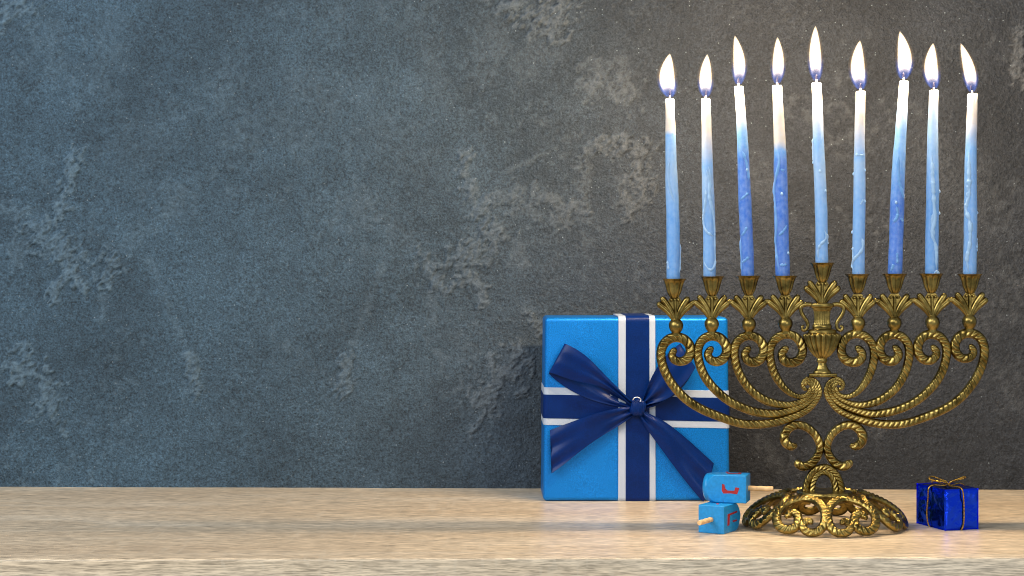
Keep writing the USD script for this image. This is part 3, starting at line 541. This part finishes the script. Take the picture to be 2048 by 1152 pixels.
# ------------------------------------------------------------------ candles
# (foot x, rim y, foot width, top x, top y, top width, bend, [flame tip dx, height, width], wax stops as fractions from the foot, drips, label)
lt, md, dp, wh, sk = (0.13, 0.315, 0.69), (0.09, 0.27, 0.64), (0.022, 0.125, 0.52), (0.52, 0.46, 0.40), (0.22, 0.38, 0.66)
CAND = [
 (1347, 557, 27, 1339, 199, 18, 1.0, (0, 83, 32), [(0, md), (.33, md), (.40, lt), (.60, sk), (.80, lt), (.825, wh), (1, wh)], [], 'smooth light blue candle with white top at far left end of the menorah'),
 (1419.3, 552, 25.5, 1411, 199, 18.3, 1.0, (3, 82, 26), [(0, lt), (.3, lt), (.55, sk), (.62, lt), (.82, wh), (1, wh)], [], 'pale blue candle laced with curling wax runs, second from the left'),
 (1494.7, 551, 26.5, 1478, 174, 18, 2.2, (-7.5, 94, 25), [(0, dp), (.60, dp), (.72, md), (.76, lt), (.93, wh), (1, wh)], [(.56, .45)], 'left leaning deep blue candle with diagonal wax ridges, third from the left'),
 (1565, 551, 29, 1555, 172, 19.5, 1.2, (.5, 89, 24), [(0, dp), (.50, dp), (.60, dp), (.66, md), (.70, wh), (1, wh)], [(.43, .0), (.12, .75)], 'thick dark blue candle with long white top just left of the tallest candle'),
 (1643.8, 525, 25, 1632.5, 167, 19.5, 1.5, (-2, 106, 25), [(0, lt), (.25, lt), (.5, sk), (.68, lt), (.90, wh), (1, wh)], [(.56, -1.0), (.51, -.1), (.40, .7)], 'pale blue helper candle in the raised middle cup above the vase'),
 (1717.4, 548, 25, 1721, 184, 19, -.6, (-1.5, 94, 29), [(0, lt), (.4, lt), (.6, sk), (.64, lt), (.85, wh), (1, wh)], [(.23, -1.05), (.40, .8), (.55, -1.0), (.57, .8)], 'pale blue candle beaded with white drops just right of the tallest candle'),
 (1790, 547, 28.5, 1807.5, 163.5, 19, -2.0, (-7.5, 92, 29), [(0, dp), (.35, dp), (.55, md), (.72, lt), (.86, (.30, .42, .74)), (.93, wh), (1, wh)], [(.37, -.35)], 'right leaning deep blue candle, the third from the right'),
 (1863.7, 547, 26.5, 1867.6, 182, 18.3, -.8, (-1.5, 87, 28), [(0, md), (.35, md), (.55, lt), (.75, sk), (.90, (.26, .40, .72)), (.96, wh), (1, wh)], [(.45, 1.05), (.33, 1.05)], 'blue candle with a thin ragged pale wax run down its front, second from the right'),
 (1939.6, 547, 26.5, 1944.7, 188.7, 19.5, -.8, (-22, 93, 25), [(0, lt), (.4, lt), (.6, lt), (.71, lt), (.87, wh), (1, wh)], [(.34, 1.0), (.15, .9)], 'blue candle with broad pale wax run and slanting flame at far right end'),
]
RUNS = {  # wax runs: lists of (fraction up, side -1..1) with a radius
 0: [([(.66, -.3), (.56, -.55), (.48, -.25), (.44, .1)], 1.3), ([(.1, -.9), (.05, -.7)], 1.4), ([(.20, .95), (.08, .97), (.03, .8)], 1.3)],
 1: [([(.62, .0), (.55, .3), (.45, .1), (.38, .45), (.26, .75), (.14, .72), (.05, .55), (.035, .1), (.05, -.5), (.10, -.85)], 1.7), ([(.5, -.6), (.38, -.7), (.27, -.75), (.245, -.3), (.23, .3), (.21, .6)], 1.7), ([(.6, -.3), (.5, .25), (.42, -.1)], 1.3)],
 2: [([(.66, -.3), (.60, .35), (.54, .6), (.50, .7)], 1.6), ([(.44, .5), (.42, -.1), (.40, -.8)], 1.4), ([(.26, .0), (.235, -.3), (.21, -.85)], 1.5), ([(.10, .2), (.085, -.3), (.065, -.9)], 1.5), ([(.20, -.95), (.02, -.92)], 1.4)],
 3: [([(.66, -.6), (.60, -.3), (.50, -.85), (.40, -.92), (.24, -.80), (.20, -.9), (.10, -.8), (.01, -.6)], 1.9), ([(.27, .7), (.23, .0), (.21, -.6)], 1.5), ([(.06, .5), (.055, 0), (.06, -.5)], 1.5), ([(.56, -.1), (.55, .4)], 1.5)],
 4: [([(.70, -.98), (.62, -1.0), (.56, -1.0)], 1.5), ([(.18, .3), (.12, .25), (.10, -.3), (.05, -.7), (.02, -.6)], 1.6), ([(.16, .8), (.1, .9)], 1.4)],
 5: [([(.66, -.9), (.65, 0), (.66, .8)], 1.3), ([(.20, .3), (.12, .1), (.09, -.6), (.02, -.85)], 1.8), ([(.15, -.95), (.08, -.9)], 1.5), ([(.41, .5), (.38, .0)], 1.1)],
 6: [([(.62, -.4), (.54, -.25), (.47, .05), (.44, .3), (.38, .9)], 1.9), ([(.35, -.3), (.29, -.2), (.265, -.7)], 1.7), ([(.29, .35), (.27, .75)], 1.5), ([(.05, -.4), (.01, -.7)], 1.8), ([(.11, .0), (.05, .1)], 1.4)],
 7: [([(.66, -.3), (.56, -.25), (.48, -.15), (.42, -.05), (.36, .05), (.28, .1), (.22, -.2), (.16, .3), (.08, .5), (.01, .65)], 2.3), ([(.33, -.1), (.25, -.1), (.2, .2)], 1.7), ([(.01, .2), (.004, .6), (.01, .9)], 2.6)],
 8: [([(.68, -.5), (.6, -.45), (.5, -.4), (.42, -.5), (.36, -.8), (.31, -.45), (.24, -.25), (.15, -.35), (.08, -.6), (.02, -.4), (.0, -.3)], 2.4), ([(.52, -.45), (.42, -.6)], 2.2), ([(.2, .95), (.12, .97)], 1.2)],
}
for i, (fx, fy, fw, tx, ty, tw, bend, (fdx, fh, fwid), stops, drips, lab) in enumerate(CAND):
    sink_ = 9.0
    foot = M(fx, fy, 0); H = fy - ty
    root = thing('candle', lab, 'candle', foot - (0, 0, sink_), 'candles in the menorah')
    wax(f'dipped_wax_{"abcdefghi"[i]}', [(min(1, (f * H + sink_) / (H + sink_)), c) for f, c in stops], H + sink_)
    q2 = np.random.default_rng(100 + i)
    ph = q2.uniform(0, 6.28, 4)
    def axis(f): 
        f = np.asarray(f, float)
        off = bend * 4 * f * (1 - f) + 0.5 * np.sin(f * 9 + ph[0])
        return np.stack([foot[0] + (tx - fx) * f + off, 0.8 * np.sin(f * 6 + ph[1]), foot[2] + H * f], -1)
    def rad(f):
        f = np.clip(np.asarray(f, float), 0, 1)
        return 0.5 * np.interp(f, [0, .08, .45, .75, .92, 1], [fw, fw, fw * .97, fw * .45 + tw * .52, tw * 1.03, tw]) * (1 + 0.012 * np.sin(f * 23 + ph[2]) + 0.008 * np.sin(f * 47 + ph[3]))
    n, k = 150, 40
    fr = np.concatenate([np.linspace(-sink_ / H, 1, n)]); A = axis(fr); a = np.arange(k) * 2 * np.pi / k
    r = (rad(fr) * np.where(fr < 0, .88, 1))[:, None] * np.ones(k)
    r *= 1 + 0.05 * (meshkit.fbm(np.stack([np.cos(a)[None] * 1.6 + 0 * fr[:, None] + i * 7, np.sin(a)[None] * 1.6 + 0 * fr[:, None], fr[:, None] * 16 + 0 * a[None]], -1), 3, 40 + i) - .5) * np.clip((0.9 - fr) * 4, 0, 1)[:, None]
    V = np.stack([A[:, None, 0] + r * np.cos(a), A[:, None, 1] + r * np.sin(a), A[:, None, 2] + 0 * r], -1)
    rt = rad(1.0)
    ends = []
    for rr, dz in ((.96, .9), (.85, 1.5), (.6, 1.2), (.35, .6), (.12, .8)):
        tilt = q2.uniform(-.4, .4)
        ends.append(np.stack([A[-1, 0] + rr * rt * np.cos(a), A[-1, 1] + rr * rt * np.sin(a), A[-1, 2] + dz + tilt * np.cos(a + ph[0])], -1)[None])
    V = np.concatenate([V] + ends)
    wx = part('wax', fix((V.reshape(-1, 3), grid_faces(len(V), k))), LOOK[f'dipped_wax_{"abcdefghi"[i]}'], root)
    for path, rr in RUNS[i]:
        f2 = spl(np.asarray(path, float) * (H, fw / 2), max(20, int(len(path) * 14)), True); f2 = f2 / (H, fw / 2)
        f2[:, 1] = np.clip(f2[:, 1], -1.0, 1.0)
        ax_, rd = axis(f2[:, 0]), rad(f2[:, 0])
        Pp = np.stack([ax_[:, 0] + rd * f2[:, 1] * 0.985, ax_[:, 1] - rd * np.sqrt(np.maximum(0, 1 - f2[:, 1] ** 2)) * 0.985, ax_[:, 2]], -1)
        t = np.linspace(0, 1, len(Pp)); wv = rr * (0.75 + 0.9 * (meshkit.fbm(np.stack([t * len(path) * 2.6, 0 * t + i, 0 * t], -1), 3, int(rr * 100)) - .35)) * np.clip(np.minimum(t, 1 - t) * 9, .15, 1)
        part('wax_run', tube(Pp, np.maximum(wv * 1.9, .4), 10, flat=.55), 'deep_wax' if i in (2, 3, 6) else 'pale_wax', root)
    for f, sd in drips:
        ax_, rd = axis(f), rad(f); u_ = np.clip(sd, -1, 1)
        c = np.array([ax_[0] + rd * sd * .98, ax_[1] - rd * math.sqrt(max(0, 1 - u_ * u_)), ax_[2]])
        dv, df = ball(c, 2.7, 2); rel = (dv[:, 2] - c[2]) / 2.7
        dv[:, :2] = c[:2] + (dv[:, :2] - c[:2]) * (1 - .28 * np.clip(rel, -.2, 1))[:, None]; dv[:, 2] = c[2] + (dv[:, 2] - c[2]) * 1.35
        part('wax_drop', (dv, df), 'pale_wax', root)
    # wick and flame
    top = axis(1.0); lean = (fdx / fh)
    P = spl([top + (0, 0, -1), top + (lean * 3, 0, 4), top + (lean * 8, 0, 8.5)], 10)
    wk = part('wick', tube(P, [2.6, 2.4, 2.0, 1.9, 1.8, 1.8, 1.7, 1.7, 1.6, 1.5], 8), 'wick_thread', root)
    P = spl([top + (lean * 7.6, 0, 8.0), top + (lean * 12, 0, 13), top + (lean * 16 + .8, 0, 18)], 10)
    part('burnt_tip', tube(P, [1.6, 1.6, 1.6, 1.5, 1.5, 1.4, 1.4, 1.3, 1.1, .5], 8), 'burnt_wick', wk)
    zs = np.linspace(0, 1, 40); Rz = np.interp(zs, *zip(*RZ)); kk = 28
    aa = np.arange(kk) * 2 * np.pi / kk
    fk = (0, 1, 3, 2, 1, 0, 3, 0, 3)[i]
    V = np.stack([Rz[:, None] * np.cos(aa) + BENDS[fk] * np.sin(np.pi * zs)[:, None], Rz[:, None] * np.sin(aa), zs[:, None] + 0 * aa], -1).reshape(-1, 3)
    fp = numbered(root, 'flame')
    fm = usdkit.mesh(stage, fp, fix((V, grid_faces(40, kk))), LOOK['flame_' + 'abcd'[fk]], True)
    base = top + (lean * 6, 0, 6.0) - (foot - (0, 0, sink_))
    sx, sz = fwid / 2 * 1.34 * U, fh * 1.03 * U
    fm.AddTransformOp().Set(Gf.Matrix4d(sx, 0, 0, 0, 0, sx, 0, 0, fdx * U, 0, sz, 0, base[0] * U, base[1] * U, base[2] * U, 1))
    sl = UsdLux.SphereLight.Define(stage, numbered(root, 'flame_light'))
    sl.CreateRadiusAttr(0.0015); sl.CreateIntensityAttr(8800.0); sl.CreateColorAttr((1.0, 0.76, 0.48))
    c = base + np.array([fdx * .78, 0, fh * .78]); sl.AddTranslateOp().Set(tuple(c * U))

# ------------------------------------------------------------------ big wrapped gift
BY = 4190.0; BD = 165.0
g0 = W(1087, 1002, BY); g1 = W(1457, 1003, BY)
bw, bh = 408.0, 405.0
bc = np.array([(g0[0] + g1[0]) / 2, BY - F + BD / 2, 0])
gift = thing('gift_box', 'big square gift box in azure paper with navy satin bow leaning behind the menorah', 'gift box', bc)
cy_, sy_ = math.cos(math.radians(1.0)), math.sin(math.radians(1.0))
def box_place(v):
    v = np.array(v, float); t = v[:, 2] / bh
    v[:, 0] *= 1.012 - 0.022 * t
    x, y = v[:, 0] * cy_ - v[:, 1] * sy_, v[:, 0] * sy_ + v[:, 1] * cy_
    return np.stack([x + bc[0], y + bc[1], v[:, 2] + bc[2] + .6], -1)
def rounded_box(hx, hy, h, r):
    m = m3.Manifold.batch_hull([m3.Manifold.sphere(r, 40).translate((sx * (hx - r), sy * (hy - r), z)) for sx in (-1, 1) for sy in (-1, 1) for z in (r, h - r)])
    m = m.refine_to_length(9.0)
    q = m.to_mesh(); return np.asarray(q.vert_properties[:, :3], float), np.asarray(q.tri_verts)
v, f = rounded_box(bw / 2, BD / 2, bh, 9.0)
nn = meshkit.fbm(np.stack([v[:, 0], v[:, 1] * 2, v[:, 2]], -1) * 0.011 + 3, 3, 60) - .5
v[:, 1] += nn * 3.0 * (v[:, 1] < 0)
part('wrapped_box', (box_place(v), f), 'satin_paper', gift)
def wrap(name, horizontal, a0, a1, off, mat, slope=0.0):
    """a flat ribbon once round the box between a0 and a1 across it"""
    r = 9.0 + off
    hx = (bw if horizontal else bh) / 2 + off; hy = BD / 2 + off
    ring = []
    for cx, cy, s in ((1, -1, -90), (1, 1, 0), (-1, 1, 90), (-1, -1, 180)):
        for t in np.linspace(0, 90, 9): ring.append((cx * (hx - r) + r * math.cos(math.radians(s + t)), cy * (hy - r) + r * math.sin(math.radians(s + t))))
    ring = np.array(ring); rs = []
    for p, q in zip(ring, np.roll(ring, -1, 0)):
        k = max(1, int(np.linalg.norm(q - p) / 12)); rs += [p + (q - p) * j / k for j in range(k)]
    ring = np.array(rs); n = len(ring)
    sec = [(a0, 0), (a0 + .6, .9), (a1 - .6, .9), (a1, 0), (a1, -1.5), (a0, -1.5)]
    nrm = np.roll(ring, -1, 0) - np.roll(ring, 1, 0); nrm = np.stack([nrm[:, 1], -nrm[:, 0]], 1); nrm /= np.linalg.norm(nrm, axis=1, keepdims=True)
    V = []
    for w_, o in sec:
        p = ring + nrm * o
        if horizontal: V.append(np.stack([p[:, 0], p[:, 1], w_ + slope * p[:, 0]], -1))
        else: V.append(np.stack([w_ + 0 * p[:, 0], p[:, 1], p[:, 0] + bh / 2], -1))
    V = np.stack(V, 1); V = np.concatenate([V, V[:1]]); 
    return part(name, fix((box_place(V.reshape(-1, 3)), grid_faces(len(V), len(sec), caps=False))), mat, gift, 40)
xv = lambda px: (W(px, 800, BY)[0] - bc[0])
zv = lambda py: W(1270, py, BY)[2]
wrap('white_ribbon', True, zv(854.0), zv(778.5), 0.4, 'white_satin', -7.5 / 370)
wrap('navy_ribbon', True, zv(840.5), zv(793.0), 1.4, 'navy_satin', -7.5 / 370)
wrap('white_ribbon', False, xv(1235), xv(1309.5), 2.2, 'white_satin')
wrap('navy_ribbon', False, xv(1250), xv(1297.5), 3.2, 'navy_satin')
def sheet(name, ea, eb, n=90, m=16, th=0.45, mat='navy_satin', crease=0.0, seed=0):
    """satin ribbon between two edge lines of (px, py, distance in front of the box)"""
    ea, eb = (spl([W(x, y, BY + d) for x, y, d in e], n, False) for e in (ea, eb))
    t = np.linspace(0, 1, m)[None, :, None]
    S = ea[:, None] * (1 - t) + eb[:, None] * t
    if crease:
        ss = np.linspace(0, 1, n)[:, None]; tt = t[..., 0]
        kn = meshkit.noise(np.stack([ss * 2.2 + 0 * tt + seed, tt * 3.4 + 0 * ss, 0 * ss * tt], -1), seed) - .5
        pin = np.exp(-np.minimum(ss, crease_end - ss if (crease_end := 1.0) else 0) * 5)
        S[..., 1] += crease * (kn * 1.2 + 0.9 * np.sin(tt * 13 + seed) * pin)
    Tn = np.cross(np.gradient(S, axis=0), np.gradient(S, axis=1)); Tn /= np.maximum(np.linalg.norm(Tn, axis=2, keepdims=True), 1e-9)
    A, B = S + Tn * th, S - Tn * th
    V = np.concatenate([A, B[:, ::-1]], 1)
    return part(name, fix((V.reshape(-1, 3), grid_faces(n, 2 * m))), mat, gift, 50)
sheet('bow_loop', [(1262, 801, -14), (1240, 780, -26), (1212, 752, -38), (1180, 719, -42), (1150, 697, -34), (1129, 687.5, -20), (1140, 697, -9), (1185, 735, -6), (1228, 778, -6), (1260, 803, -7)],
      [(1262, 812, -14), (1240, 795, -24), (1206, 775, -32), (1172, 766, -34), (1135, 757, -28), (1098, 746, -20), (1118, 765, -9), (1166, 793, -7), (1208, 807, -7), (1260, 818, -8)], 110, 18, crease=5.0, seed=2)
sheet('bow_loop', [(1284, 802, -14), (1294, 775, -24), (1310, 742, -34), (1332, 712, -36), (1350, 695, -28), (1361, 688, -18), (1356, 699, -9), (1330, 735, -6), (1304, 780, -6), (1288, 803, -7)],
      [(1288, 811, -14), (1312, 805, -22), (1340, 794, -30), (1362, 773, -32), (1380, 752, -28), (1391, 735, -18), (1386, 744, -9), (1362, 778, -7), (1326, 805, -7), (1290, 817, -8)], 110, 18, crease=6.0, seed=5)
sheet('bow_tail', [(1266, 813, -13), (1240, 816, -20), (1206, 823, -26), (1151, 841, -24), (1100, 861, -17)],
      [(1268, 829, -11), (1238, 851, -14), (1190, 881, -20), (1135, 923, -22), (1103, 947, -20)], 70, 16, crease=5.0, seed=9)
sheet('bow_tail', [(1284, 818, -12), (1300, 828, -16), (1320, 838, -16), (1360, 866, -12), (1428, 927, -9)],
      [(1276, 826, -11), (1290, 852, -13), (1308, 878, -14), (1356, 943, -12), (1407, 1004, -9)], 70, 16, crease=5.0, seed=13)
kn = ball((0, 0, 0), 1.0, 4)[0]; kf = ball((0, 0, 0), 1.0, 4)[1]
a_ = np.arctan2(kn[:, 2], kn[:, 1]); kr = 1 + 0.05 * np.sin(kn[:, 0] * 9 + 1.5 * kn[:, 2]) + 0.03 * np.sin(kn[:, 0] * 21 + kn[:, 2] * 4)
kv = np.sign(kn) * np.abs(kn) ** 0.75 * kr[:, None] * (17.5, 13, 19.5)
kv[:, 0] += 1.5 * np.sin(kv[:, 2] * .2)
part('knot', (kv + W(1275, 815, BY - 14), kf), 'navy_satin', gift)
P = spl([W(1266, 800, BY - 26), W(1270, 795, BY - 29), W(1277, 795, BY - 30), W(1282, 799, BY - 29), W(1280, 803, BY - 28)], 30)
part('wire_tie', tube(P, 1.5, 8), 'silver_wire', gift)

# ------------------------------------------------------------------ two dreidels
def dreidel(label, e, ax, base_z, glyphs, stem_len):
    """e: foot of the upright corner edge between stem end and lettered face (x, y); ax: direction of the stem; a square block with a turned nose"""
    a = 54.5; ax = np.array(ax, float) / np.linalg.norm(ax); side = np.array([-ax[1], ax[0]])
    if side[1] < 0: side = -side                         # the block extends away from the viewer
    c = np.array([*e, base_z]) + np.array([*(side * a / 2), a / 2])          # centre of the stem end
    root = thing('dreidel', label, 'dreidel', (c[0] - ax[0] * 40, c[1] - ax[1] * 40, base_z))
    h = a / 2
    prof = [(0, 0), (h * 1.5, 0)] + [(math.sqrt(h * h + h * h * (1 - t * t)), 52 + 27 * t) for t in np.linspace(0, .99, 16)] + [(h * math.cos(t) ** .8, 80 + 10 * math.sin(t)) for t in np.linspace(0.1, 1.45, 10)] + [(0, 90)]
    rev = m3.Manifold.revolve(m3.CrossSection([np.asarray(prof)[::1]]), 96)
    blk = m3.Manifold.batch_hull([m3.Manifold.sphere(1.6, 16).translate((x, y, z)) for x in (-h + 1.6, h - 1.6) for y in (-h + 1.6, h - 1.6) for z in (1.6, 110)])
    m = rev ^ blk
    q = m.to_mesh(); v = np.asarray(q.vert_properties[:, :3], float); f = np.asarray(q.tri_verts)
    R = np.stack([np.array([*side, 0]), np.array([0, 0, 1.0]), np.array([-ax[0], -ax[1], 0])], 1)
    body = part('painted_body', fix((v @ R.T + c, f)), 'blue_paint', root, 30)
    A3 = np.array([*ax, 0])
    L = np.linspace(-2, stem_len, 14); st = c + A3 * L[:, None] + np.array([0, 0, 1.0]) * (0.25 * np.sin(L * .3))[:, None]
    rr = np.full(14, 4.9); rr[-1] = 4.3
    part('stem', tube(st, rr, 20, N=np.array([0, 0, 1.0])), 'stem_wood', root, 40)
    for face, poly in glyphs:
        if face == 'side': n0, p0 = np.array([*(-side), 0]), np.array([*e, base_z])
        else: n0, p0 = np.array([0, 0, 1.0]), np.array([*e, base_z + a])
        pts = []
        for zx, zy in poly:
            o, d = ray(1340 + zx / 6.0, 900 + zy / 6.0); t = ((p0 - o) @ n0) / (d @ n0); pts.append(o + t * d)
        pts = np.array(pts); u_ = A3; w_ = np.cross(n0, u_)
        pg = Polygon(np.stack([(pts - p0) @ u_, (pts - p0) @ w_], 1)).buffer(.5).buffer(-.5).buffer(-.3).buffer(.3)
        ex = trimesh.creation.extrude_polygon(pg, 0.7, engine='earcut'); vv = np.asarray(ex.vertices)
        part('letter', fix((p0 + vv[:, :1] * u_ + vv[:, 1:2] * w_ + (vv[:, 2:] - .35) * n0, np.asarray(ex.faces))), 'red_paint', root, False)
e1 = W(1448, 1069, 3691)[:2]
dreidel('lower blue wooden dreidel lying on the table, its stem pointing at the viewer', e1, (-0.5, -0.866), 0.0,
        [('side', [(803, 728), (806, 748), (718, 785), (712, 900), (688, 914), (692, 772)]), ('side', [(752, 846), (802, 832), (803, 850), (756, 864)]), ('top', [(552, 640), (590, 642), (582, 654), (560, 653)])], 56)
e2 = W(1492.5, 1009.5, 3728)[:2]
dreidel('blue wooden dreidel resting on top of the other one, its stem pointing right', e2, (0.963, -0.27), 55.2,
        [('side', [(624, 408), (652, 412), (664, 462), (690, 486), (770, 490), (786, 446), (833, 458), (806, 532), (722, 520), (640, 522), (622, 492)]), ('top', [(664, 262), (696, 264), (710, 276), (812, 281), (826, 273), (862, 275), (848, 289), (692, 286)])], 49)

# ------------------------------------------------------------------ small foil gift
E = W(1890, 1062, 3738); E[2] = 0
dr, dl = np.array([.953, .303, 0]), np.array([-.303, .953, 0]); lr, ll, lh = 76.0, 113.0, 81.0
fg = thing('foil_gift', 'small gift wrapped in shiny crinkled dark blue foil tied with gold cord', 'gift box', E + dr * lr / 2 + dl * ll / 2)
q3 = np.random.default_rng(5)
def facet(o, ea, eb, nrm, la, lb, amp, planes, seedn, n=30):
    g = np.linspace(0, 1, n); A, B = np.meshgrid(g, g, indexing='ij')
    h = np.full_like(A, -9.0)
    for (x, y, sx, sy, k) in planes: h = np.maximum(h, k - np.abs((A - x) * sx + (B - y) * sy))
    edge = np.minimum(np.minimum(A, 1 - A), np.minimum(B, 1 - B)); h = (h - h.mean()) * amp * np.clip(edge * 6, 0, 1)
    h += 1.6 * (np.minimum(edge, .08) / .08 - 1) + amp * .5 * (meshkit.fbm(np.stack([A * 5, B * 5, 0 * A + seedn], -1), 3, seedn) - .5) * np.clip(edge * 8, 0, 1)
    V = o + A[..., None] * la * ea + B[..., None] * lb * eb + h[..., None] * nrm
    return V.reshape(-1, 3), grid_faces(n, n, False, False)
Z = np.array([0, 0, 1.0])
rp = lambda s, m: [(a, b, c, d, k) for a, b, c, d, k in zip(*(np.random.default_rng(s).uniform(lo, hi, m) for lo, hi in ((0, 1), (0, 1), (-2.2, 2.2), (-2.2, 2.2), (0, .5))))]
fs = [facet(E + dl * ll, -dl, Z, -dr, ll, lh, 15.0, rp(3, 9), 71), facet(E, dr, Z, -dl, lr, lh, 7.0, rp(12, 6), 72),
      facet(E + Z * lh, dr, dl, Z, lr, ll, 2.6, rp(21, 4), 73), facet(E + dr * lr, dl, Z, dr, ll, lh, 2.0, rp(8, 3), 74), facet(E + dr * lr + dl * ll, -dr, Z, dl, lr, lh, 2, rp(9, 3), 75),
      facet(E + Z * .4, dl, dr, -Z, ll, lr, .4, rp(10, 2), 76)]
part('foil_wrapped_box', join(fs), 'blue_foil', fg, 28)
def cord(name, pts, r=1.4, parent=None):
    P = spl(pts, max(24, int(arc(np.asarray(pts))[-1] / 1.3))); s = arc(P); k = 10
    rr = r * (1 + .0 * s)
    v, f = tube(P, rr, k, N=np.array([.2, .3, 1.0]))
    V = v.reshape(len(P), k, 3); a = np.arange(k) * 2 * np.pi / k
    V = P[:, None] + (V - P[:, None]) * (1 + .22 * np.sin(2 * a[None] + s[:, None] * 1.1))[..., None]
    return part(name, (V.reshape(-1, 3), f), 'gold_cord', parent or fg)
LF = lambda t, z, off=2.5: E + dl * ll * t + Z * z - dr * off           # on the left face
RF = lambda t, z, off=2.5: E + dr * lr * t + Z * z - dl * off           # on the right face
TP = lambda a, b, off=2.5: E + dr * lr * a + dl * ll * b + Z * (lh + off)
K = TP(.40, .36, 4.0)
cord('cord', [LF(.50, -0.5, 0.5), LF(.53, 6), LF(.55, 35, 4.2), LF(.52, 62, 3.6), LF(.50, lh - 2, 2.5), TP(.06, .49), TP(.24, .42), K])
cord('cord', [RF(.47, .5, .5), RF(.50, 6), RF(.54, 35), RF(.52, 65, 3), RF(.49, lh - 1, 2.0), TP(.48, .06), TP(.44, .2), K])
cord('cord', [K, TP(.6, .42), TP(.95, .5), E + dr * (lr + 2.5) + dl * ll * .5 + Z * (lh - 3), E + dr * (lr + 2.5) + dl * ll * .5 + Z * 30, E + dr * (lr + 2) + dl * ll * .5 + Z * 1])
cord('cord', [K, TP(.44, .6), TP(.48, .95), E + dr * lr * .48 + dl * (ll + 2.5) + Z * (lh - 3), E + dr * lr * .48 + dl * (ll + 2.5) + Z * 30, E + dr * lr * .48 + dl * (ll + 2) + Z * 1])
Ky = F + K[1]
b_ = lambda px, py, d=0: W(px, py, Ky + d)
cord('bow_loop', [K + (0, 0, 1), b_(1886, 962.5, -5), b_(1868, 961, -8), b_(1858.5, 957.5, -5), b_(1860, 953.5, 2), b_(1868, 953.5, 6), b_(1880, 958.5, 5), b_(1893, 963.5, 3), K + (0, 0, 1)])
cord('bow_loop', [K + (0, 0, 1), b_(1908, 961, -4), b_(1918, 957.5, -6), b_(1928, 953.5, -5), b_(1930.5, 955.5, 2), b_(1924, 958, 6), b_(1912, 961, 4), K + (0, 0, 1)])
cord('cord_end', [K + (0, 0, 1), b_(1893, 966.5, -7), b_(1884, 963.5, -9), b_(1872, 963, -9)])
part('knot', ball(K + (0, -1, 1.2), 3.4, 3, (1.5, 1.1, .8)), 'gold_cord', fg)
